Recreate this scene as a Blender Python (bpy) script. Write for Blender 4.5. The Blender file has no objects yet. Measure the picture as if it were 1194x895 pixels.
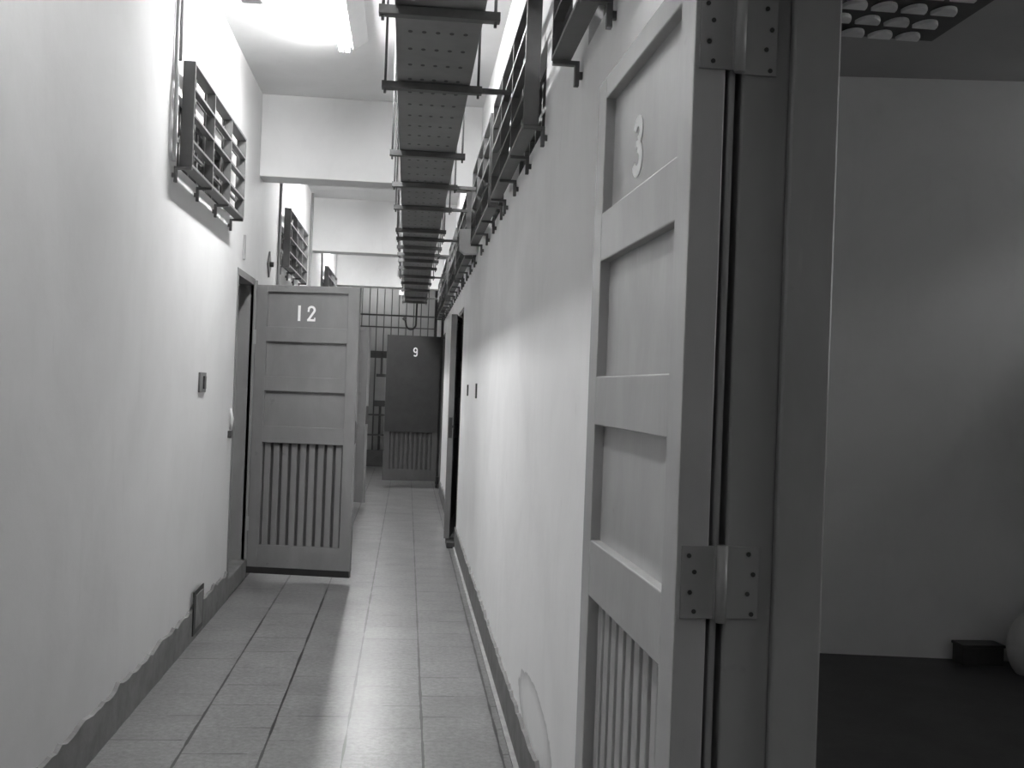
import bpy, bmesh, math, random
from mathutils import Vector, Matrix
random.seed(7)
sc = bpy.context.scene
COL = sc.collection
PI = math.pi

# ------------------------------------------------------------------ geometry constants (metres)
XL, XR = -1.09, 0.468          # corridor wall faces
WT = 0.17                      # wall thickness
ZC = 3.40                      # corridor ceiling
Y0, YG, YE = -5.0, 18.3, 19.9  # back end, gate, far end
CELLZ = 3.085

# ------------------------------------------------------------------ materials
def new_mat(name):
    m = bpy.data.materials.new(name); m.use_nodes = True
    nt = m.node_tree; nt.nodes.clear()
    out = nt.nodes.new('ShaderNodeOutputMaterial')
    b = nt.nodes.new('ShaderNodeBsdfPrincipled')
    nt.links.new(b.outputs[0], out.inputs[0])
    return m, nt, b

def N(nt, t, **kw):
    n = nt.nodes.new(t)
    for k, v in kw.items(): setattr(n, k, v)
    return n

def math_n(nt, op, a, b=None, c=None):
    n = N(nt, 'ShaderNodeMath', operation=op)
    for i, v in enumerate((a, b, c)):
        if v is None: continue
        if isinstance(v, (int, float)): n.inputs[i].default_value = v
        else: nt.links.new(v, n.inputs[i])
    return n.outputs[0]

def ramp(nt, fac, stops):
    r = N(nt, 'ShaderNodeValToRGB')
    e = r.color_ramp.elements
    while len(e) < len(stops): e.new(0.5)
    for i, (p, v) in enumerate(stops):
        e[i].position = p; e[i].color = (v, v, v, 1)
    nt.links.new(fac, r.inputs[0])
    return r.outputs[0]

def noise(nt, vec, scale, detail=4, rough=.6, dist=0.0):
    n = N(nt, 'ShaderNodeTexNoise')
    n.inputs['Scale'].default_value = scale; n.inputs['Detail'].default_value = detail
    n.inputs['Roughness'].default_value = rough; n.inputs['Distortion'].default_value = dist
    nt.links.new(vec, n.inputs['Vector'])
    return n.outputs[0]

def coords(nt, scale=(1, 1, 1)):
    t = N(nt, 'ShaderNodeTexCoord')
    mp = N(nt, 'ShaderNodeMapping'); mp.inputs['Scale'].default_value = scale
    nt.links.new(t.outputs['Object'], mp.inputs[0])
    return mp.outputs[0]

def bump(nt, b, h, strength=.2, dist=.01):
    n = N(nt, 'ShaderNodeBump'); n.inputs['Strength'].default_value = strength; n.inputs['Distance'].default_value = dist
    nt.links.new(h, n.inputs['Height']); nt.links.new(n.outputs[0], b.inputs['Normal'])

def grey_mat(name, v, var=.12, rough=.55, scale=6, metal=0., spec=.4, stretch=(1, 1, 1), bmp=.1):
    m, nt, b = new_mat(name)
    vec = coords(nt, stretch)
    n1 = noise(nt, vec, scale, 6, .65)
    col = ramp(nt, n1, [(.3, v * (1 - var)), (.7, v * (1 + var))])
    nt.links.new(col, b.inputs['Base Color'])
    b.inputs['Roughness'].default_value = rough; b.inputs['Metallic'].default_value = metal
    b.inputs['Specular IOR Level'].default_value = spec
    if bmp: bump(nt, b, noise(nt, vec, scale * 6, 4), bmp, .004)
    return m

def plaster(name, v, stain=False, low_dirt=True):
    m, nt, b = new_mat(name)
    vec = coords(nt)
    n1 = noise(nt, vec, 1.3, 6, .62, .4)
    base = ramp(nt, n1, [(.25, v * .90), (.55, v), (.8, v * 1.05)])
    # thin vertical drip streaks
    vec2 = coords(nt, (5, 5, .9))
    n2 = noise(nt, vec2, 2.2, 5, .6)
    st = ramp(nt, n2, [(.58, 1.0), (.70, .93)])
    mx = N(nt, 'ShaderNodeMix', data_type='RGBA', blend_type='MULTIPLY'); mx.inputs[0].default_value = .35
    nt.links.new(base, mx.inputs[6]); nt.links.new(st, mx.inputs[7])
    col = mx.outputs[2]
    # small scuffs
    n3 = noise(nt, coords(nt, (1, 3.2, .8)), 7, 3, .5)
    sf = ramp(nt, n3, [(.72, 1.0), (.80, .86)])
    mx2 = N(nt, 'ShaderNodeMix', data_type='RGBA', blend_type='MULTIPLY'); mx2.inputs[0].default_value = .8
    nt.links.new(col, mx2.inputs[6]); nt.links.new(sf, mx2.inputs[7]); col = mx2.outputs[2]
    if stain:
        # damp ring low on the wall
        sp = N(nt, 'ShaderNodeSeparateXYZ'); nt.links.new(coords(nt), sp.inputs[0])
        wob = math_n(nt, 'MULTIPLY', math_n(nt, 'SUBTRACT', noise(nt, coords(nt), 9, 4), .5), .35)
        dy = math_n(nt, 'DIVIDE', math_n(nt, 'SUBTRACT', sp.outputs[1], 3.62), .47)
        dz = math_n(nt, 'DIVIDE', math_n(nt, 'SUBTRACT', sp.outputs[2], .26), .115)
        r = math_n(nt, 'ADD', math_n(nt, 'SQRT', math_n(nt, 'ADD', math_n(nt, 'MULTIPLY', dy, dy), math_n(nt, 'MULTIPLY', dz, dz))), wob)
        ring = ramp(nt, math_n(nt, 'MULTIPLY', r, .5), [(.30, .95), (.40, .80), (.485, .52), (.50, 1.0)])
        mx3 = N(nt, 'ShaderNodeMix', data_type='RGBA', blend_type='MULTIPLY'); mx3.inputs[0].default_value = .75
        nt.links.new(col, mx3.inputs[6]); nt.links.new(ring, mx3.inputs[7]); col = mx3.outputs[2]
    nt.links.new(col, b.inputs['Base Color'])
    b.inputs['Roughness'].default_value = .75; b.inputs['Specular IOR Level'].default_value = .25
    bump(nt, b, noise(nt, vec, 5, 8, .6), .25, .012)
    return m

def tile_mat():
    m, nt, b = new_mat('terrazzo floor tiles')
    sp = N(nt, 'ShaderNodeSeparateXYZ'); vec = coords(nt); nt.links.new(vec, sp.inputs[0])
    T = .2968
    gx = math_n(nt, 'DIVIDE', math_n(nt, 'ADD', sp.outputs[0], .7815 + 10 * T), T)
    cx = math_n(nt, 'FLOOR', gx)
    fx = math_n(nt, 'SUBTRACT', gx, cx)
    odd = math_n(nt, 'MODULO', cx, 2.0)
    gy = math_n(nt, 'ADD', math_n(nt, 'DIVIDE', math_n(nt, 'ADD', sp.outputs[1], 9.98), .3045), math_n(nt, 'MULTIPLY', odd, .5))
    cy = math_n(nt, 'FLOOR', gy)
    fy = math_n(nt, 'SUBTRACT', gy, cy)
    ex = math_n(nt, 'MINIMUM', fx, math_n(nt, 'SUBTRACT', 1.0, fx))
    ey = math_n(nt, 'MINIMUM', fy, math_n(nt, 'SUBTRACT', 1.0, fy))
    wob = math_n(nt, 'MULTIPLY', math_n(nt, 'SUBTRACT', noise(nt, vec, 4.5, 3), .22), .055)
    lx = math_n(nt, 'LESS_THAN', ex, wob)
    ly = math_n(nt, 'LESS_THAN', ey, math_n(nt, 'MULTIPLY', wob, .8))
    brk = math_n(nt, 'GREATER_THAN', noise(nt, vec, 2.1, 2), .50)      # cross joints show only in places
    line = math_n(nt, 'MAXIMUM', math_n(nt, 'MULTIPLY', lx, .85), math_n(nt, 'MULTIPLY', ly, math_n(nt, 'ADD', math_n(nt, 'MULTIPLY', brk, .55), .2)))
    # tone per tile
    cb = N(nt, 'ShaderNodeCombineXYZ'); nt.links.new(cx, cb.inputs[0]); nt.links.new(cy, cb.inputs[1])
    wn = N(nt, 'ShaderNodeTexWhiteNoise', noise_dimensions='2D'); nt.links.new(cb.outputs[0], wn.inputs[0])
    tone = math_n(nt, 'ADD', math_n(nt, 'MULTIPLY', wn.outputs[0], .13), .93)
    chips = ramp(nt, noise(nt, vec, 42, 4, .75), [(.34, .70), (.5, 1.0), (.66, 1.28)])
    grime = ramp(nt, noise(nt, vec, 2.6, 6, .65), [(.3, .74), (.65, 1.06)])
    v = math_n(nt, 'MULTIPLY', math_n(nt, 'MULTIPLY', tone, .19), math_n(nt, 'MULTIPLY', chips, grime))
    v = math_n(nt, 'MULTIPLY', v, math_n(nt, 'SUBTRACT', 1.0, line))
    nt.links.new(v, b.inputs['Base Color'])
    rg = math_n(nt, 'ADD', math_n(nt, 'MULTIPLY', noise(nt, vec, 4, 5), .14), .24)
    nt.links.new(rg, b.inputs['Roughness'])
    b.inputs['Specular IOR Level'].default_value = .45
    h = math_n(nt, 'SUBTRACT', math_n(nt, 'MULTIPLY', noise(nt, vec, 9, 2), .2), math_n(nt, 'MULTIPLY', line, .4))
    bump(nt, b, h, .10, .002)
    return m

def perforated():
    """painted sheet with five columns of small punched holes in groups"""
    m, nt, b = new_mat('perforated tray sheet')
    sp = N(nt, 'ShaderNodeSeparateXYZ'); vec = coords(nt); nt.links.new(vec, sp.inputs[0])
    px, py = .050, .2
    ux = math_n(nt, 'SUBTRACT', math_n(nt, 'FRACT', math_n(nt, 'DIVIDE', math_n(nt, 'ADD', sp.outputs[0], 1.0 - .0635 + .025 + .0), px)), .5)
    uy = math_n(nt, 'SUBTRACT', math_n(nt, 'FRACT', math_n(nt, 'DIVIDE', math_n(nt, 'ADD', sp.outputs[1], .03), py)), .5)
    dx = math_n(nt, 'MULTIPLY', ux, px); dy = math_n(nt, 'MULTIPLY', uy, py)
    d = math_n(nt, 'SQRT', math_n(nt, 'ADD', math_n(nt, 'MULTIPLY', dx, dx), math_n(nt, 'MULTIPLY', math_n(nt, 'MULTIPLY', dy, dy), .35)))
    hole = math_n(nt, 'LESS_THAN', d, .0085)
    inside = math_n(nt, 'LESS_THAN', math_n(nt, 'ABSOLUTE', math_n(nt, 'SUBTRACT', sp.outputs[0], .0635)), .125)
    hole = math_n(nt, 'MULTIPLY', hole, inside)
    n1 = ramp(nt, noise(nt, vec, 5, 5), [(.3, .15), (.7, .21)])
    v = math_n(nt, 'MULTIPLY', n1, math_n(nt, 'SUBTRACT', 1.0, math_n(nt, 'MULTIPLY', hole, .9)))
    nt.links.new(v, b.inputs['Base Color']); b.inputs['Roughness'].default_value = .55
    return m

def emit_mat(name, s):
    m = bpy.data.materials.new(name); m.use_nodes = True
    nt = m.node_tree; nt.nodes.clear()
    out = nt.nodes.new('ShaderNodeOutputMaterial'); e = nt.nodes.new('ShaderNodeEmission')
    e.inputs[0].default_value = (1, 1, 1, 1); e.inputs[1].default_value = s
    nt.links.new(e.outputs[0], out.inputs[0]); return m

def door_paint(name, v):
    m, nt, b = new_mat(name)
    vec = coords(nt)
    n1 = noise(nt, coords(nt, (1, 1, .45)), 5, 6, .6, .3)
    c1 = ramp(nt, n1, [(.28, v * .86), (.55, v), (.78, v * 1.12)])
    n2 = noise(nt, vec, 11, 3, .5)
    c2 = ramp(nt, n2, [(.70, 1.0), (.76, .72)])
    n3 = noise(nt, coords(nt, (6, 6, .7)), 4, 4, .6)
    c3 = ramp(nt, n3, [(.66, 1.0), (.76, 1.22)])
    mx = N(nt, 'ShaderNodeMix', data_type='RGBA', blend_type='MULTIPLY'); mx.inputs[0].default_value = .6
    nt.links.new(c1, mx.inputs[6]); nt.links.new(c2, mx.inputs[7])
    mx2 = N(nt, 'ShaderNodeMix', data_type='RGBA', blend_type='MULTIPLY'); mx2.inputs[0].default_value = .7
    nt.links.new(mx.outputs[2], mx2.inputs[6]); nt.links.new(c3, mx2.inputs[7])
    nt.links.new(mx2.outputs[2], b.inputs['Base Color'])
    b.inputs['Roughness'].default_value = .27; b.inputs['Specular IOR Level'].default_value = .6
    bump(nt, b, noise(nt, coords(nt, (8, 8, 1)), 8, 5), .10, .003)
    return m

M = dict(
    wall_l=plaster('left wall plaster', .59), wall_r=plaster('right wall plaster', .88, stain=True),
    ceil=plaster('ceiling plaster', .76, low_dirt=False), beam=plaster('beam plaster', .75),
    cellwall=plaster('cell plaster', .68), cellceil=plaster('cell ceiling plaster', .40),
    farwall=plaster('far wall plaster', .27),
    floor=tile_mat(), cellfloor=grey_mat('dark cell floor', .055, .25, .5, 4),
    skirt=grey_mat('cement skirting paint', .15, .28, .6, 9), strip=grey_mat('floor edge mortar', .33, .2, .7, 14),
    paint=door_paint('door paint', .22), paint_light=door_paint('lightened door paint', .43), paint_dark=door_paint('dark door paint', .10), frame=door_paint('door frame paint', .24), frame_light=door_paint('lightened frame paint', .33), dark=grey_mat('dark door panel paint', .032, .2, .5, 6),  # lightened copies: stronger light on the near door and frame put into their colour
    grille=grey_mat('window grille paint', .115, .15, .5, 8), sash=grey_mat('sash paint', .08, .2, .6, 8),
    tray=perforated(), steel=grey_mat('dark steel channel', .09, .2, .5, 12), rod=grey_mat('threaded rod', .12, .2, .5, 20),
    white=grey_mat('white number paint', .90, .06, .6, 20), enamel=grey_mat('white enamel', .75, .04, .35, 5, bmp=0),
    pale=grey_mat('pale plastic', .50, .06, .45, 9, bmp=0), pipe=grey_mat('grey conduit', .28, .12, .5, 6),
    plate=grey_mat('switch plate', .15, .15, .5, 10), black=grey_mat('plain black', .02, .2, .5, 10),
    hinge=door_paint('painted hinge', .33), screw=grey_mat('screw', .04, .2, .4, 20), bars=grey_mat('gate bars', .07, .2, .5, 10),
    tube=emit_mat('fluorescent tube', 310.), tube_old=emit_mat('old fluorescent tube', 108.), tube_dim=emit_mat('dim fluorescent tube', 48.), cloth=grey_mat('pale cloth', .42, .1, .9, 12), glass=None,
    vent=grey_mat('vent metal', .06, .2, .5, 9), hood=grey_mat('vent hood', .75, .15, .45, 9),
)
gm, gnt, gb = new_mat('cell window glass')
gb.inputs['Transmission Weight'].default_value = 1; gb.inputs['Roughness'].default_value = .12; gb.inputs['Base Color'].default_value = (.95, .95, .95, 1)
M['glass'] = gm

# ------------------------------------------------------------------ mesh helpers
class MB:
    def __init__(s): s.bm = bmesh.new()
    def box(s, x0, x1, y0, y1, z0, z1, bev=0.0):
        r = bmesh.ops.create_cube(s.bm, size=1.0)['verts']
        for v in r:
            v.co = Vector(((x0 + x1) / 2 + v.co.x * (x1 - x0), (y0 + y1) / 2 + v.co.y * (y1 - y0), (z0 + z1) / 2 + v.co.z * (z1 - z0)))
        if bev:
            es = list({e for v in r for e in v.link_edges})
            bmesh.ops.bevel(s.bm, geom=es, offset=bev, segments=2, affect='EDGES', profile=.6)
        return s
    def tube(s, pts, r, n=10, cap=True):
        pts = [Vector(p) for p in pts]; rings = []
        up = None
        for i, p in enumerate(pts):
            d = (pts[min(i + 1, len(pts) - 1)] - pts[max(i - 1, 0)]).normalized()
            a = d.cross(Vector((0, 0, 1)) if abs(d.z) < .9 else Vector((1, 0, 0))).normalized() if up is None else (up - d * up.dot(d)).normalized()
            up = a; b = d.cross(a)
            rings.append([s.bm.verts.new(p + r * (math.cos(2 * PI * k / n) * a + math.sin(2 * PI * k / n) * b)) for k in range(n)])
        for A, B in zip(rings, rings[1:]):
            for k in range(n):
                f = s.bm.faces.new((A[k], A[(k + 1) % n], B[(k + 1) % n], B[k])); f.smooth = True
        if cap:
            s.bm.faces.new(rings[0][::-1]); s.bm.faces.new(rings[-1])
        return s
    def prism(s, poly, z0, z1, axes='xy'):
        """poly in 2D extruded along the third axis"""
        def P(a, b, c):
            return {'xy': (a, b, c), 'xz': (a, c, b), 'yz': (c, a, b)}[axes]
        A = [s.bm.verts.new(P(a, b, z0)) for a, b in poly]; B = [s.bm.verts.new(P(a, b, z1)) for a, b in poly]
        s.bm.faces.new(A); s.bm.faces.new(B[::-1])
        n = len(poly)
        for k in range(n): s.bm.faces.new((A[k], B[k], B[(k + 1) % n], A[(k + 1) % n]))
        return s
    def build(s, name, mat, parent=None, bev=0.0, smooth=False):
        bmesh.ops.recalc_face_normals(s.bm, faces=s.bm.faces)
        me = bpy.data.meshes.new(name); s.bm.to_mesh(me); s.bm.free()
        me.materials.append(mat)
        if smooth:
            for p in me.polygons: p.use_smooth = True
        o = bpy.data.objects.new(name, me); COL.objects.link(o)
        if parent: o.parent = parent
        if bev:
            md = o.modifiers.new('bevel', 'BEVEL'); md.width = bev; md.segments = 2; md.limit_method = 'ANGLE'; md.angle_limit = .7
        return o

def thing(name, label, cat, loc=(0, 0, 0), rz=0.0, group=None):
    o = bpy.data.objects.new(name, None); COL.objects.link(o)
    o.empty_display_size = .1
    o.location = loc; o.rotation_euler = (0, 0, rz); o['label'] = label; o['category'] = cat; o['kind'] = 'thing'
    if group: o['group'] = group
    return o
def tag(o, label, cat, group=None):
    o['label'] = label; o['category'] = cat; o['kind'] = 'thing'
    if group: o['group'] = group
    return o
def struct(o, label=None):
    o['kind'] = 'structure'
    if label: o['label'] = label
    return o
def wparent(o, root):
    """mesh drawn in world coordinates, hung under a placed root"""
    o.parent = root
    o.matrix_parent_inverse = (Matrix.Translation(root.location) @ Matrix.Rotation(root.rotation_euler.z, 4, 'Z')).inverted()
    return o
def copy_tree(o, parent=None):
    c = o.copy(); COL.objects.link(c)
    if parent: c.parent = parent
    for ch in list(o.children): copy_tree(ch, c)
    return c

def wall_mesh(axis, a0, a1, ys, zs, holes, sub=True):
    """solid wall between a0..a1 on `axis` ('x' or 'y'), spanning ys and zs, with rectangular holes"""
    us = sorted({ys[0], ys[1], *[h[0] for h in holes], *[h[1] for h in holes]})
    vs = sorted({zs[0], zs[1], *[h[2] for h in holes], *[h[3] for h in holes]})
    solid = {}
    for i in range(len(us) - 1):
        for j in range(len(vs) - 1):
            cu, cv = (us[i] + us[i + 1]) / 2, (vs[j] + vs[j + 1]) / 2
            solid[i, j] = not any(h[0] < cu < h[1] and h[2] < cv < h[3] for h in holes)
    mb = MB(); cache = {}
    def V(a, u, v):
        k = (a, round(u, 4), round(v, 4))
        if k not in cache: cache[k] = mb.bm.verts.new((a, u, v) if axis == 'x' else (u, a, v))
        return cache[k]
    for (i, j), s in solid.items():
        if not s: continue
        u0, u1, v0, v1 = us[i], us[i + 1], vs[j], vs[j + 1]
        mb.bm.faces.new((V(a0, u0, v0), V(a0, u1, v0), V(a0, u1, v1), V(a0, u0, v1)))
        mb.bm.faces.new((V(a1, u0, v0), V(a1, u0, v1), V(a1, u1, v1), V(a1, u1, v0)))
        for di, dj, e in ((-1, 0, ((u0, v0), (u0, v1))), (1, 0, ((u1, v0), (u1, v1))), (0, -1, ((u0, v0), (u1, v0))), (0, 1, ((u0, v1), (u1, v1)))):
            if not solid.get((i + di, j + dj), False):
                (p, q), (r, t) = e
                mb.bm.faces.new((V(a0, p, q), V(a0, r, t), V(a1, r, t), V(a1, p, q)))
    return mb

# ------------------------------------------------------------------ layout
GL = [(4.92, 6.45), (8.90, 10.43), (13.15, 14.68)]                                            # left grilles
GR = [(1.52, 3.05), (3.80, 5.33), (5.50, 7.03), (7.72, 9.25), (9.52, 11.05), (11.62, 13.15), (13.42, 14.95)]
ZG0, ZG1 = 2.33, 2.807
D12 = (6.86, 7.63); D11 = (11.72, 12.49); D3 = (.68, 1.66); DR = (9.31, 10.16); D9 = (13.86, 14.63)
ZD = 2.09
BEAMS = [-.55, 3.55, 7.65, 11.80, 15.75]

win = lambda g: (g[0] + .10, g[1] - .10, ZG0 + .02, ZG1 - .13)
holesL = [(*D12, 0, ZD), (*D11, 0, ZD)] + [win(g) for g in GL]
holesR = [(*D3, 0, ZD), (*DR, 0, ZD), (*D9, 0, ZD)] + [win(g) for g in GR]
struct(wall_mesh('x', XL - WT, XL, (Y0, YE), (0, ZC), holesL).build('wall_left', M['wall_l']))
struct(wall_mesh('x', XR, XR + WT, (Y0, YE), (0, ZC), holesR).build('wall_right', M['wall_r']))
struct(MB().box(XL, XR, Y0 - .15, Y0, 0, ZC).build('wall_rear', M['wall_l']))
struct(MB().box(XL, XR, YE, YE + .15, 0, ZC).build('wall_far', M['farwall']))
struct(MB().box(-1.26, .64, Y0 - .15, YE + .15, ZC, ZC + .12).build('ceiling', M['ceil']))
struct(MB().box(XL - WT / 2, XR + WT, Y0, YE, -.12, 0).build('floor', M['floor']))

# cells: right (the one we look into) and the dark ones on the left
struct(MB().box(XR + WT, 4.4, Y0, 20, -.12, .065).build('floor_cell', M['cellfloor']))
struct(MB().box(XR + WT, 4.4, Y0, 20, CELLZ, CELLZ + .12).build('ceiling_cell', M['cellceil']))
struct(MB().prism([(XR + WT, 5.60), (4.4, 5.12), (4.4, 5.26), (XR + WT, 5.68)], 0, CELLZ).build('wall_cell_end', M['cellwall']))
struct(wall_mesh('x', 4.3, 4.45, (Y0, 20), (0, CELLZ), [(4.45, 5.10, 2.55, 3.02), (0.0, 1.5, 1.5, 2.9)]).build('wall_cell_outer', M['cellwall']))
struct(MB().box(XR + WT, 4.4, Y0 - .15, Y0, 0, CELLZ).build('wall_cell_rear', M['cellwall']))
struct(MB().box(XR + WT, 4.4, 20, 20.15, 0, CELLZ).build('wall_cell_far', M['cellwall']))
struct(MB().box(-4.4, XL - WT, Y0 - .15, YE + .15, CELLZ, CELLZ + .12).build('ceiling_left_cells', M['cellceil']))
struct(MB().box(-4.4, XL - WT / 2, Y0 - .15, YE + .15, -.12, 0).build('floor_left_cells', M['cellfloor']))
mb = MB().box(-4.4, -4.25, Y0, YE, 0, CELLZ).box(-4.25, XL - WT, Y0 - .15, Y0, 0, CELLZ).box(-4.25, XL - WT, YE, YE + .15, 0, CELLZ)
struct(mb.build('wall_left_cells', M['cellwall']))
w = struct(MB().box(4.3, 4.34, 4.45, 5.10, 2.55, 2.58).box(4.3, 4.34, 4.45, 5.10, 2.99, 3.02).box(4.3, 4.34, 4.45, 4.48, 2.58, 2.99).box(4.3, 4.34, 5.07, 5.10, 2.58, 2.99).build('window_31', M['sash']))
mb = MB()
for k in range(4): mb.box(4.3, 4.34, .487 * k, .487 * k + .04, 1.5, 2.9)
mb.box(4.3, 4.34, 0, 1.5, 1.5, 1.54).box(4.3, 4.34, 0, 1.5, 2.86, 2.9)
struct(mb.build('window_32', M['sash']))  # unseen second window, added so daylight bounces around inside the cell

# beams
for y in BEAMS:
    struct(MB().box(XL, XR, y, y + .25, 2.82, ZC, .006).build('ceiling_beam', M['beam']))

# skirting with ragged painted top edge
def skirting(name, x0, x1, spans, h):
    mb = MB()
    for (a, b_) in spans:
        n = max(2, int((b_ - a) / .05)); A = []
        for i in range(n + 1):
            y = a + (b_ - a) * i / n
            z = h + random.uniform(-.008, .008) + .004 * math.sin(y * 2.3) + random.choice((0, 0, 0, .012))
            A.append([mb.bm.verts.new(p) for p in ((x0, y, 0), (x1, y, 0), (x1, y, z - .004), (x0, y, z))])
        for P, Q in zip(A, A[1:]):
            for k in range(4): mb.bm.faces.new((P[k], Q[k], Q[(k + 1) % 4], P[(k + 1) % 4]))
        mb.bm.faces.new(A[0]); mb.bm.faces.new(A[-1][::-1])
    return struct(mb.build(name, M['skirt']))
skirting('baseboard_left', XL - .002, XL + .016, [(Y0, D12[0]), (D12[1], D11[0]), (D11[1], YE)], .165)
skirting('baseboard_right', XR + .002, XR - .014, [(Y0, D3[0]), (D3[1] + .01, DR[0]), (DR[1], D9[0]), (D9[1], YE)], .165)
mb = MB(); mb.prism([(XR - .036, 1.7), (XR - .010, 1.7), (XR - .010, 9.3), (XR - .030, 9.3)], 0.0005, .012)
struct(mb.build('trim_1', M['strip']))
# raised thresholds under the doorways
struct(MB().box(XL - .10, XL + .015, D12[0] - .02, D12[1], 0, .13, .012).build('trim_2', M['skirt']))
struct(MB().box(.385, XR + .08, DR[0] - .12, DR[0] + .20, 0, .05, .006).build('trim_3', M['vent']))
struct(MB().box(XL - .10, XL + .012, D11[0], D11[1], 0, .12, .01).build('trim_4', M['skirt']))

# door frames set in the wall openings
def door_frame(name, x0, x1, span, side, rebate=.012, jt=.045):
    a, b_ = span; mb = MB()
    mb.box(x0, x1, a, a + jt, .0, ZD - jt).box(x0, x1, b_ - jt, b_, .0, ZD - jt).box(x0, x1, a, b_, ZD - jt, ZD)
    # door stop on the cell side
    xs = (x0, x0 + .075) if side < 0 else (x1 - .075, x1)
    mb.box(*xs, a + jt, a + jt + rebate, 0, ZD - jt).box(*xs, b_ - jt - rebate, b_ - jt, 0, ZD - jt).box(*xs, a + jt, b_ - jt, ZD - jt - rebate, ZD - jt)
    return struct(mb.build(name, M['frame'], bev=.002))
door_frame('door_1', XL - WT, XL + .004, D12, -1)
struct(MB().box(XL - .02, XL + .021, D12[1] - .045, D12[1], .13, ZD - .01).build('trim_6', M['frame'], bev=.002))
door_frame('door_2', XL - WT, XL + .004, D11, -1)
door_frame('door_4', XR - .004, XR + WT, DR, 1)
door_frame('door_5', XR - .004, XR + WT, D9, 1)
# door 3 frame: far jamb is the big upright beside the open leaf
FY = 1.590                                    # jamb face
mb = MB()
mb.box(.492, .567, FY, D3[1], 0, ZD - .045).box(.567, .643, FY - .012, D3[1], 0, ZD - .045)
mb.box(.468, .492, FY + .050, D3[1], 0, ZD - .045)
mb.box(.4725, .4835, FY + .004, FY + .050, 0, ZD - .045)
mb.box(.470, .643, D3[0], D3[0] + .045, 0, ZD - .045).box(.567, .643, D3[0] + .045, D3[0] + .057, 0, ZD - .045)
mb.box(.470, .643, D3[0], D3[1], ZD - .045, ZD)
struct(mb.build('door_3', M['frame_light'], bev=.004))

# ------------------------------------------------------------------ numbers as flat painted strokes
def stroke(mb, pts, wdt, P):
    pts = [Vector((a, b_, 0)) for a, b_ in pts]; L, R = [], []
    for i, p in enumerate(pts):
        d = (pts[min(i + 1, len(pts) - 1)] - pts[max(i - 1, 0)]).normalized(); n = Vector((-d.y, d.x, 0)) * wdt / 2
        L.append(p + n); R.append(p - n)
    for i in range(len(pts) - 1):
        q = [L[i], L[i + 1], R[i + 1], R[i]]
        lo = [mb.bm.verts.new(P(v.x, v.y, 0)) for v in q]; hi = [mb.bm.verts.new(P(v.x, v.y, 1)) for v in q]
        mb.bm.faces.new(lo); mb.bm.faces.new(hi[::-1])
        for k in range(4): mb.bm.faces.new((lo[k], lo[(k + 1) % 4], hi[(k + 1) % 4], hi[k]))
def arc(cx, cy, rx, ry, a0, a1, n=12):
    return [(cx + rx * math.cos(math.radians(a0 + (a1 - a0) * i / n)), cy + ry * math.sin(math.radians(a0 + (a1 - a0) * i / n))) for i in range(n + 1)]
GL_ = {   # glyphs on a unit-high cell, width about .55
    '1': [([(.27, 0), (.27, 1)], .17)],
    '2': [(arc(.27, .73, .20, .20, 165, -35, 14) + [(.09, .10)], .14), ([(.0, .07), (.53, .07)], .14), ([(.49, .05), (.50, .24)], .09), ([(.07, .60), (.09, .78)], .12)],
    '3': [(arc(.26, .75, .19, .18, 165, -85, 14), .19), (arc(.26, .27, .21, .21, 85, -165, 16), .20), ([(.17, .54), (.32, .54)], .12)],
    '9': [(arc(.27, .70, .19, .23, 0, 360, 20), .14), ([(.46, .70), (.45, .35)] + arc(.27, .28, .18, .21, 0, -150, 10), .14)],
}
def number(text, cx, cz, h, face_y, sgn, parent, width, squeeze=1.0):
    mb = MB(); adv = .80 * h * squeeze; total = adv * (len(text) - 1) + .54 * h * squeeze
    for i, ch in enumerate(text):
        ox = -total / 2 + adv * i
        for pts, wd in GL_[ch]:
            def P(a, b_, t):
                X = cx + (ox + a * h * squeeze) * (1 if sgn < 0 else -1)
                return (X, face_y + sgn * (.0004 + .0012 * t), cz - h / 2 + b_ * h)
            stroke(mb, pts, wd, P)
    o = mb.build('number', M['white'], parent); o['label'] = 'white painted number ' + text
    return o

# ------------------------------------------------------------------ door leaves
LW, LH, LT = .730, 1.965, .050
def leaf(root, paint, num=None, numface=-1, front=None, dark=False, num_args=None):
    w_, h_, t = LW, LH, LT
    st = .080; b0 = .0
    rails = [(0, .155), (.868, .985), (1.228, 1.330), (1.572, 1.675), (1.918, h_)]
    mb = MB()
    mb.box(0, st, 0, t, 0, h_).box(w_ - st, w_, 0, t, 0, h_)
    fr = mb.build('stile_frame', paint, root, bev=.0025)
    for z0, z1 in rails:
        MB().box(st - .001, w_ - st + .001, .0006, t - .0006, z0, z1).build('rail', paint, root, bev=.0025)
    for z0, z1 in ((.985, 1.228), (1.330, 1.572), (1.675, 1.918)):
        MB().box(st - .004, w_ - st + .004, .021, t - .021, z0 - .004, z1 + .004).build('panel', paint, root)
    n = 9; inner = w_ - 2 * st; pitch = inner / n
    for i in range(n):
        cx = st + pitch * (i + .5)
        yb1 = .020 if numface < 0 else .008
        MB().box(cx - .022, cx + .022, yb1, yb1 + .022, .150, .873, .007).build('grille_bar', paint, root)
    yb0 = t - .009 if numface < 0 else .003
    MB().box(st - .002, w_ - st + .002, yb0, yb0 + .006, .150, .873).build('backing_board', M['vent'], root)
    if num:
        fy = .021 if numface < 0 else t - .021
        if num_args: number(num, *num_args[:3], fy if not dark else num_args[3], numface, root, w_, num_args[4] if len(num_args) > 4 else 1.0)
    return fr

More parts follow.
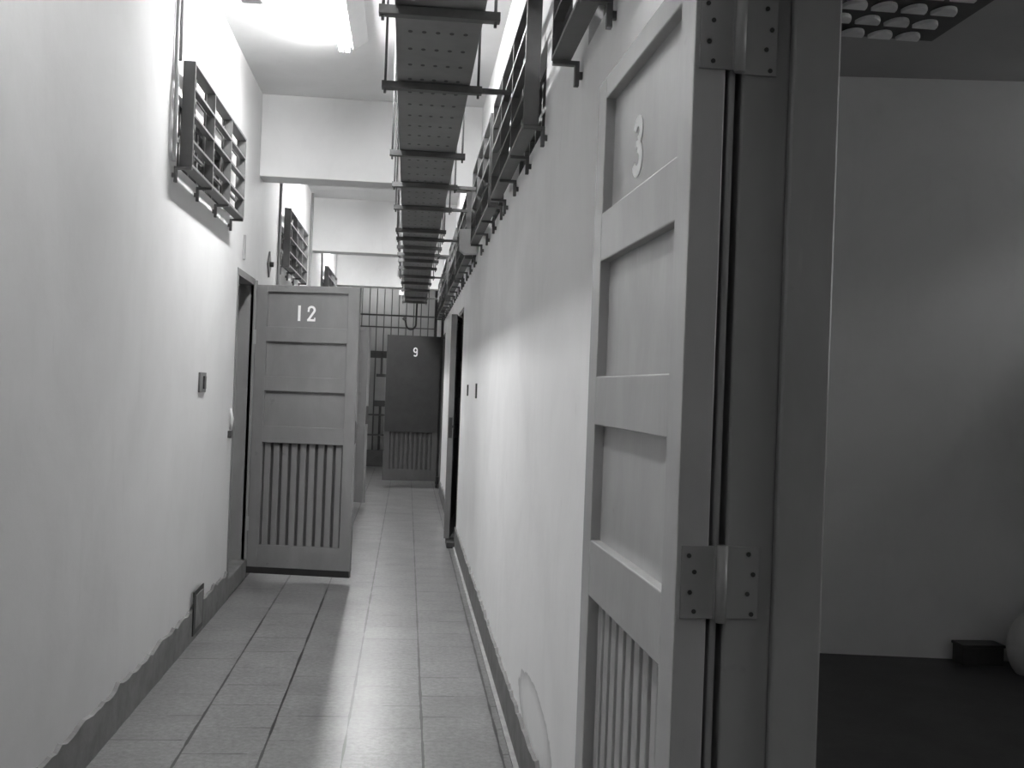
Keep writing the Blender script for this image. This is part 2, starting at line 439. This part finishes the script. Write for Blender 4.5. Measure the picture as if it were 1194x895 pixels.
# door 12: stands open across the corridor from the left wall
d12 = thing('cell_door', 'grey panelled wooden cell door numbered 12 standing open across the corridor', 'door', (-1.068, 7.585, .085), math.radians(-10.5), 'cell doors along the corridor')
leaf(d12, M['paint'], '12', -1, num_args=(.345, 1.775, .108, 0, 1.0))
bs = MB().box(-.004, LW - .004, .004, LT - .004, -.045, .001).build('dark_band', M['black'], d12); bs['label'] = 'dark band below the bottom edge'  # dark band just below the leaf
for hz in (.25, 1.55): MB().box(-.012, .006, -.006, .05, hz, hz + .10).build('hinge', M['hinge'], d12)
MB().box(LW - .001, LW + .003, .008, .042, .88, 1.04).build('lock_plate', M['screw'], d12)['label'] = 'dark lock plate on the free edge'

# door 3: folded back flat along the right wall, close to the camera
d3 = thing('cell_door', 'grey panelled wooden cell door numbered 3 folded against right wall in foreground', 'door', (.4625, 1.578, .085), math.radians(91.5), 'cell doors along the corridor')
leaf(d3, M['paint_light'], '3', 1, num_args=(.430, 1.770, .112, 0, 1.15))
def hinge3(z0, z1):
    hp = wparent(MB().box(.420, .4735, 1.574, 1.578, z0, z1, .001).build('hinge', M['hinge']), d3)
    a = wparent(MB().box(.490, .5445, FY - .004, FY, z0 - .002, z1 - .002, .001).build('hinge_leaf', M['hinge']), hp)
    a.matrix_parent_inverse = hp.matrix_parent_inverse.copy(); a.matrix_parent_inverse = Matrix.Identity(4)
    b_ = MB().tube([(.4815, 1.570, z0 - .004), (.4815, 1.570, z1 + .002)], .0085, 14).build('hinge_barrel', M['hinge']); b_.parent = hp
    w1 = MB().box(.470, .4815, 1.572, 1.576, z0, z1).box(.4815, .492, 1.574, 1.588, z0, z1).build('hinge_knuckle', M['hinge']); w1.parent = hp
    H_ = z1 - z0
    for (xx, yy, fr) in ((.431, 1.5745, .86), (.440, 1.5745, .64), (.434, 1.5745, .36), (.441, 1.5745, .10), (.527, FY - .0035, .88), (.535, FY - .0035, .60), (.527, FY - .0035, .33), (.534, FY - .0035, .05)):
        s_ = MB().tube([(xx, yy, z0 + H_ * fr), (xx, yy - .0018, z0 + H_ * fr)], .0036, 10).build('screw', M['screw']); s_.parent = hp
hinge3(1.046, 1.156)
hinge3(1.876, 1.990)

# door 9: dark sheet over the upper panels, open across the far end
d9 = thing('cell_door', 'dark cell door numbered 9 open at the far end of the corridor', 'door', (.435, 14.60, .10), math.radians(180 + 2), 'cell doors along the corridor')
leaf(d9, M['paint_dark'], None, 1)
dp = MB().box(.004, LW - .004, LT, LT + .012, .66, LH).build('cover_sheet', M['dark'], d9); dp['label'] = 'dark sheet covering the upper door'
number('9', .345, 1.745, .125, LT + .012, 1, d9, LW, .95)
MB().box(-.03, .012, -.02, LT + .02, -.03, .06).build('hinge', M['black'], d9)

# the ajar door in the right wall
dr = thing('cell_door', 'grey cell door ajar in right wall seen edge on', 'door', (.458, 10.10, .06), math.atan2(-.66, -.085), 'cell doors along the corridor')
leaf(dr, M['paint'])
lp = MB().box(LW - .001, LW + .004, .010, .040, .88, 1.06).build('lock_plate', M['screw'], dr); lp['label'] = 'dark lock plate on the free edge'
MB().tube([(LW + .004, .045, .98), (LW + .016, .045, .98)], .012, 10).build('door_knob', M['screw'], dr)

# door behind number 12: only its edge shows
d11 = thing('cell_door', 'pale cell door edge showing just behind the right side of door 12', 'door', (-1.06, 12.44, .06), math.atan2(-.40, .60), 'cell doors along the corridor')
leaf(d11, M['paint'])
lp = MB().box(LW - .001, LW + .004, .004, .046, .88, 1.08).build('lock_plate', M['screw'], d11); lp['label'] = 'dark lock plate on the free edge'

# ------------------------------------------------------------------ window sashes and grilles
def sash(i, side, g):
    x = XL - .06 if side < 0 else XR + .06
    a, b_, z0, z1 = win(g); mb = MB(); xs = (x - .02, x + .02)
    mb.box(*xs, a, b_, z0, z0 + .03).box(*xs, a, b_, z1 - .03, z1)
    for k in range(7):
        y = a + (b_ - a - .03) * k / 6; mb.box(*xs, y, y + .03, z0, z1)
    mb.box(*xs, a, b_, (z0 + z1) / 2 - .012, (z0 + z1) / 2 + .012)
    return struct(mb.build('window_%d' % i, M['sash']))
k = 0
for g in GL: k += 1; sash(k, -1, g)
for g in GR: sash(10 + k, 1, g); k += 1

def grille(label, side):
    """box frame 1.53 long standing off the wall; local x points out from the wall, y along it"""
    t = thing('window_grille', label, 'grille', (0, 0, 0), 0, 'window grilles along the corridor')
    s = 1
    X0, X1 = .035, .090; L = 1.53; H_ = ZG1 - ZG0
    mb = MB(); th = .014
    mb.box(X0, X1, 0, th, 0, H_).box(X0, X1, L - th, L, 0, H_).box(X0, X1, th, L - th, 0, th).box(X0, X1, th, L - th, H_ - th, H_)
    mb.build('frame', M['grille'], t, bev=.002)
    for q in (1, 2, 3):
        z = H_ * q / 4; MB().box(X1 - .030, X1 - .001, th, L - th, z - .006, z + .006).build('slat', M['grille'], t)
    for q in (1, 2):
        y = L * q / 3; MB().box(X1 - .042, X1 - .0005, y - .007, y + .007, th, H_ - th).build('divider', M['grille'], t)
    mb = MB()
    for z in (.10, H_ - .11): mb.box(X0, X0 + .010, th, L - th, z, z + .012)
    for q in range(1, 6): y = L * q / 6; mb.box(X0, X0 + .010, y - .010, y + .010, th, H_ - th)
    mb.build('back_bars', M['grille'], t)
    for q in range(4):
        y = .012 + (L - .024) * q / 3
        br = MB(); br.box(.010, .024, y - .010, y + .010, -.072, .0, .002); br.box(.012, .088, y - .012, y + .012, -.013, -.0005, .002); br.box(0, .012, y - .006, y + .006, -.05, -.03)
        br.build('bracket', M['grille'], t)
    return t
gproto = grille('dark grey window grille on left wall above and before door 12', -1)
gproto.location = (XL, GL[0][0], ZG0)
labsL = ['dark grey window grille on left wall beyond the first ceiling beam', 'small far window grille just above the top edge of door 12']
for g, lb in zip(GL[1:], labsL):
    c = copy_tree(gproto); c.location = (XL, g[0], ZG0); c['label'] = lb
labsR = ['window grille cut by top of picture, right above door 3', 'long right wall grille at the picture top, first beyond door 3',
         'right wall grille directly before the first ceiling beam, second beyond door 3', 'right wall grille with the pale box at its near corner',
         'right wall grille next beyond the one with the pale box', 'right wall grille beyond the ajar door, second before the far end', 'farthest right wall grille, above open dark door 9']
for g, lb in zip(GR, labsR):
    c = copy_tree(gproto); c.location = (XR, g[1], ZG0); c.rotation_euler = (0, 0, PI); c['label'] = lb

# pale box hung at the near corner of a right grille
t = thing('junction_box', 'pale grey box fixed at near lower corner of right wall grille', 'box', (.40, 7.62, 2.34))
MB().prism([(-.065, .02), (-.07, .17), (.055, .18), (.06, .0), (-.03, -.005)], -.03, .05, 'xz').build('case', M['pale'], t, bev=.004)
MB().box(-.03, .03, .05, .0985, .03, .15).build('mounting_plate', M['steel'], t)

# ------------------------------------------------------------------ cable tray overhead
ZT = 1.38 + 1.28
tr = thing('cable_tray', 'long dark perforated cable tray hung under the ceiling along the corridor', 'cable tray', (0, 0, 0))
ya, yb = 2.2, 16.25
mb = MB(); mb.box(-.089, .216, ya, yb, ZT, ZT + .003); mb.box(-.089, -.086, ya, yb, ZT + .003, ZT + .045); mb.box(.213, .216, ya, yb, ZT + .003, ZT + .045)
mb.build('trough', M['tray'], tr)
rods = [(2.70, 0), (3.62, 0), (4.52, 1), (5.83, 0), (6.74, 1), (7.60, 1), (8.70, 0), (9.20, 1), (9.76, 0), (10.28, 1), (10.78, 0), (11.45, 0), (12.35, 1), (13.15, 0), (14.1, 0), (15.3, 1), (16.1, 0)]
for y, long in rods:
    xl, xr = -.142 - (.012 if long and y < 5 else 0), .268
    if y > 13: xl, xr = -.125, .25
    w_ = .021 if y < 8 else .017
    cb = MB().box(xl, xr, y - w_, y + w_, ZT - .034, ZT - .003, .002).build('crossbar', M['steel'], tr)
    if long: MB().box(xr - .01, .385, y - .011, y + .011, ZT - .028, ZT - .008).build('wall_arm', M['steel'], cb)
    for hx in (xl + .014, xr - .016):
        inb = [b_ for b_ in BEAMS if b_ - .01 < y < b_ + .26]
        MB().tube([(hx, y, ZT - .052), (hx, y, 2.83 if inb else ZC)], .0055, 8).build('hanger_rod', M['rod'], cb)
# small clamps on the far part of the tray
for y in (12.4, 14.9):
    MB().box(-.16, -.10, y - .02, y + .02, ZT - .02, ZT + .05, .004).build('clamp', M['pale'], tr)
t = MB()
hk = [(.10, 16.15, ZT + .018), (.10, 16.28, ZT + .018), (.10, 16.32, ZT - .01), (.098, 16.33, ZT - .10), (.096, 16.33, ZT - .30)] + [(.02 + .076 * math.cos(math.radians(a)), 16.33, ZT - .33 + .085 * math.sin(math.radians(a))) for a in range(0, -181, -20)] + [(-.062, 16.33, ZT - .30), (-.085, 16.33, ZT - .25)]
hook = tag(t.tube(hk, .014, 10).build('cable_hook', M['black']), 'black looped cable hanging below the far tray end', 'cable')
MB().tube([(-.10, 16.33, ZT - .24), (-.06, 16.33, ZT - .27)], .03, 10).build('plug', M['vent'], hook)

# ------------------------------------------------------------------ ceiling lamps
def lamp(label):
    t = thing('ceiling_lamp', label, 'lamp', (0, 0, 0), 0, 'fluorescent ceiling lamps')
    mb = MB(); mb.prism([(-.475, 3.40), (-.475, 3.385), (-.398, 3.374), (-.393, 3.333), (-.386, 3.333), (-.306, 3.392), (-.303, 3.40)], 0, 1.24, 'xz')
    mb.build('housing', M['enamel'], t)
    for x in (-.455, -.418):
        tb = MB().tube([(x, .03, 3.330), (x, 1.21, 3.330)], .013, 14).build('tube', M['tube'], t)
        for y in (.005, 1.205):
            MB().box(x - .012, x + .012, y, y + .028, 3.312, 3.386, .003).build('end_cap', M['enamel'], tb)
    return t
l1 = lamp('glaring white fluorescent lamp on the ceiling before the first beam'); l1.location = (0, 5.08, 0)
LAMPS = [(-1.95, 'fluorescent ceiling lamp behind the camera'), (1.72, 'fluorescent ceiling lamp overhead, above and before the picture top'), (18.5, 'fluorescent ceiling lamp behind the far barred gate'), (9.3, 'fluorescent ceiling lamp hidden behind the first beam'), (13.4, 'fluorescent ceiling lamp hidden behind the second beam')]
for y, lb in LAMPS:
    c = copy_tree(l1); c.location = (0, y, 0); c['label'] = lb
    if y < 3 or y > 17:                                   # the worn, weaker lamp nearest the camera
        for ch in c.children:
            if ch.name.startswith('tube'): ch.data = ch.data.copy(); ch.data.materials[0] = M['tube_old'] if y > 0 and y < 3 else M['tube_dim']
bx = thing('ceiling_box', 'small dark box on ceiling left of the glaring lamp', 'box', (-.875, 5.5, 3.34))
MB().box(-.055, .055, -.13, .16, 0, .06, .006).build('case', M['plate'], bx)
MB().box(-.045, .045, -.12, .15, -.004, .0).build('cover', M['plate'], bx)

# ------------------------------------------------------------------ conduits and small wall fittings
def conduit(label, pts, r=.010, mat='pipe', clip=None):
    o = MB().tube(pts, r, 8).build('conduit', M[mat]); tag(o, label, 'pipe')
    return o
x = XL + .012
conduit('pale conduit running down beside first left grille to its near corner', [(x, 4.90, ZC), (x, 4.88, 3.0), (x, 4.885, 2.78), (x + .01, 4.865, 2.70), (x + .01, 4.86, 2.60), (x + .01, 4.86, 2.34)], .009, 'pale')
conduit('dark conduit running down onto the top of first left grille', [(x, 4.96, ZC), (x, 4.96, 3.0), (x, 4.955, 2.815)], .010, 'pipe')
conduit('grey conduit down left wall just before second left grille', [(x, 8.83, ZC), (x, 8.83, 2.0), (x, 8.83, 1.4)], .013, 'pipe')
conduit('thin grey conduit down left wall just before the second beam', [(x, 11.55, ZC), (x, 11.55, 1.2)], .014, 'pipe')
conduit('thin conduit down left wall to the farthest left grille', [(x, 13.08, ZC), (x, 13.08, 2.3)], .012, 'pipe')

def plate(name, label, cat, side, y, z, w_, h_, mat='plate', knob=True):
    s = 1 if side < 0 else -1; X = XL if side < 0 else XR
    t = thing(name, label, cat, (X, y, z))
    a, b_ = sorted((0, s * .010)); MB().box(a, b_, -w_ / 2, w_ / 2, -h_ / 2, h_ / 2, .002).build('cover_plate', M[mat], t)
    if knob:
        a, b_ = sorted((s * .009, s * .018)); MB().box(a, b_, -w_ * .02, w_ * .3, -h_ * .32, h_ * .32, .002).build('rocker', M['screw'], t)
    return t
plate('wall_switch', 'small dark switch plate on left wall before door 12', 'switch', -1, 5.81, 1.36, .17, .105)
plate('wall_switch', 'dark switch plate on right wall nearer the camera', 'switch', 1, 7.2, 1.365, .05, .10, 'screw', False)
plate('wall_switch', 'dark switch plate on right wall nearer the ajar door', 'switch', 1, 8.22, 1.365, .05, .085, 'screw', False)
t = thing('alarm_box', 'small diamond shaped bracket box on left wall above door 12', 'box', (XL, 8.30, 2.27))
MB().prism([(0, .10), (.10, 0), (0, -.10), (-.10, 0)], -.003, .012, 'yz').build('back_plate', M['plate'], t)
MB().tube([(.012, 0, 0), (.04, 0, 0)], .02, 12).build('knob', M['screw'], t)
tag(MB().box(XL - .003, XL + .014, 7.04, 7.07, 2.16, 2.32, .003).build('wall_clip', M['pipe']), 'thin upright strip on left wall above the doorway of door 12', 'strip')
t = thing('door_latch', 'small pale latch on left wall beside the doorway of door 12', 'latch', (XL, 6.74, 1.04))
MB().tube([(.002, .03, .16), (.02, .01, .10), (.016, -.005, .03)], .009, 8).build('arm', M['pale'], t)
MB().box(-.003, .022, -.025, .012, -.02, .025, .003).build('catch', M['screw'], t)
t = thing('floor_hatch', 'small dark edged cover plate in the left skirting', 'hatch', (XL + .016, 5.86, .145))
MB().box(.0, .006, -.135, .135, -.115, .115).build('rim', M['black'], t)
MB().box(.004, .009, -.095, .095, -.088, .092, .002).build('cover', M['skirt'], t)

# ------------------------------------------------------------------ far gate
gate = thing('barred_gate', 'barred metal gate with light panels closing the far end', 'gate', (0, YG, 0))
nb = 12; k0 = 0
for i in range(nb + 1):
    xx = XL + .03 + (XR - XL - .06) * i / nb
    MB().tube([(xx, 0, .2), (xx, 0, ZC)], .0075, 8).build('bar', M['bars'], gate)
for i in range(7):
    xx = -.86 + .62 * i / 6 * .98
    MB().tube([(xx, -.04, .28), (xx, -.04, 1.93)], .012, 8).build('gate_bar', M['bars'], gate)
MB().box(XL, XR, -.012, .012, 2.56, 2.585).box(XL, XR, -.010, .010, 2.36, 2.38).build('cross_rail', M['bars'], gate)
MB().box(-.93, XR, -.06, .0, 1.84, 1.90).box(-.93, XR, -.045, .0, 1.90, 1.96).build('lintel_rail', M['vent'], gate)
MB().box(XL, XR, -.05, .05, .0, .28).build('kick_plate', M['vent'], gate)
MB().box(XL, XR, -.055, -.03, .52, .55).box(XL, XR, -.055, -.03, .86, .89).build('lower_rail', M['bars'], gate)
MB().box(-.94, -.90, -.06, .03, .0, 1.96).build('post', M['vent'], gate)
MB().box(XR - .05, XR, -.06, .03, .0, ZC).build('post', M['vent'], gate)
lk = MB().box(-.545, -.30, -.10, -.05, 1.12, 1.56, .004).build('lock_box', M['pipe'], gate); lk['label'] = 'pale lock box'
MB().box(-.53, -.33, -.108, -.10, 1.52, 1.57).box(-.56, -.29, -.108, -.05, 1.02, 1.12).build('lock_trim', M['vent'], lk)
# post beside door 9
struct(MB().box(XR - .035, XR, 14.66, 14.73, 0, 2.62).build('trim_5', M['vent']))

# ------------------------------------------------------------------ inside the open cell on the right
v = thing('ceiling_vent', 'dark ceiling vent with rows of curved louvres inside the open cell', 'vent', (0, 0, CELLZ))
YW = 5.42
MB().box(1.70, 2.36, 4.05, 4.735, -.02, 0, .004).build('vent_plate', M['vent'], v)
def hood(cx, cy):
    mb = MB(); n = 10
    mb.prism([(cx + .054 * math.cos(PI + PI * i / n), cy + .05 + .085 * math.sin(PI + PI * i / n)) for i in range(n + 1)], -.038, -.0195)
    return mb.build('louvre', M['hood'], v, bev=.004)
for r_ in range(4):
    for c_ in range(4):
        hood(1.825 + .132 * c_, 4.655 - .165 * r_)
t = thing('ceiling_bracket', 'small black bracket on cell ceiling at right picture edge', 'bracket', (3.06, 4.85, CELLZ - .012))
MB().tube([(.0, 0, .012), (.0, 0, -.02), (.03, 0, -.03), (.12, 0, -.03)], .016, 10).build('arm', M['black'], t)
MB().tube([(.05, 0, -.03), (.05, 0, -.16)], .02, 10).build('stem', M['black'], t)
bx = thing('storage_box', 'low dark box on floor against back wall of the open cell', 'box', (2.97, 5.235, .065))
MB().box(-.11, .11, -.055, .055, 0, .09, .006).build('body', M['cellfloor'], bx)
MB().box(-.115, .115, -.06, .06, .09, .105, .004).build('lid', M['cellfloor'], bx)
mb = MB(); bmesh.ops.create_icosphere(mb.bm, subdivisions=4, radius=1)
for q in mb.bm.verts:
    c = q.co; q.co = Vector((3.30 + c.x * .30, 5.02 + c.y * .125, max(.065, .21 + c.z * .23 * (1 + .12 * math.sin(5 * c.x + 3 * c.y)))))
tag(mb.build('cloth_bundle', M['cloth'], smooth=True), 'pale rounded cloth bundle beside the dark box in the open cell', 'bundle')

# ------------------------------------------------------------------ light
wd = bpy.data.worlds.new('world'); sc.world = wd; wd.use_nodes = True
wd.node_tree.nodes['Background'].inputs[0].default_value = (.8, .8, .8, 1); wd.node_tree.nodes['Background'].inputs[1].default_value = 7.0
sun = bpy.data.lights.new('daylight', 'SUN'); sun.energy = 2.2; sun.angle = math.radians(22)
so = bpy.data.objects.new('daylight', sun); COL.objects.link(so)
d = Vector((-1, .36, -.72)).normalized(); so.rotation_euler = d.to_track_quat('-Z', 'Y').to_euler()
so.location = (6, 3, 5)

# ------------------------------------------------------------------ camera
cam = bpy.data.cameras.new('camera'); co = bpy.data.objects.new('camera', cam); COL.objects.link(co)
F, RHO, PIT, PSI = 1245., math.radians(2.1), math.radians(.32), math.radians(5.59)
cam.sensor_fit = 'HORIZONTAL'; cam.sensor_width = 36.; cam.lens = F / 1194 * 36; cam.clip_start = .02
r0 = Vector((math.cos(PSI), -math.sin(PSI), 0)); fw = Vector((math.sin(PSI) * math.cos(PIT), math.cos(PSI) * math.cos(PIT), math.sin(PIT)))
u0 = r0.cross(fw)
r_ = math.cos(RHO) * r0 + math.sin(RHO) * u0; u_ = -math.sin(RHO) * r0 + math.cos(RHO) * u0
mw = Matrix((r_, u_, -fw)).transposed().to_4x4(); mw.translation = (0, 0, 1.38)
co.matrix_world = mw
sc.camera = co
vs = sc.view_settings
vs.view_transform = 'Standard'; vs.look = 'None'; vs.gamma = 1; vs.use_curve_mapping = False; vs.exposure = 0.0
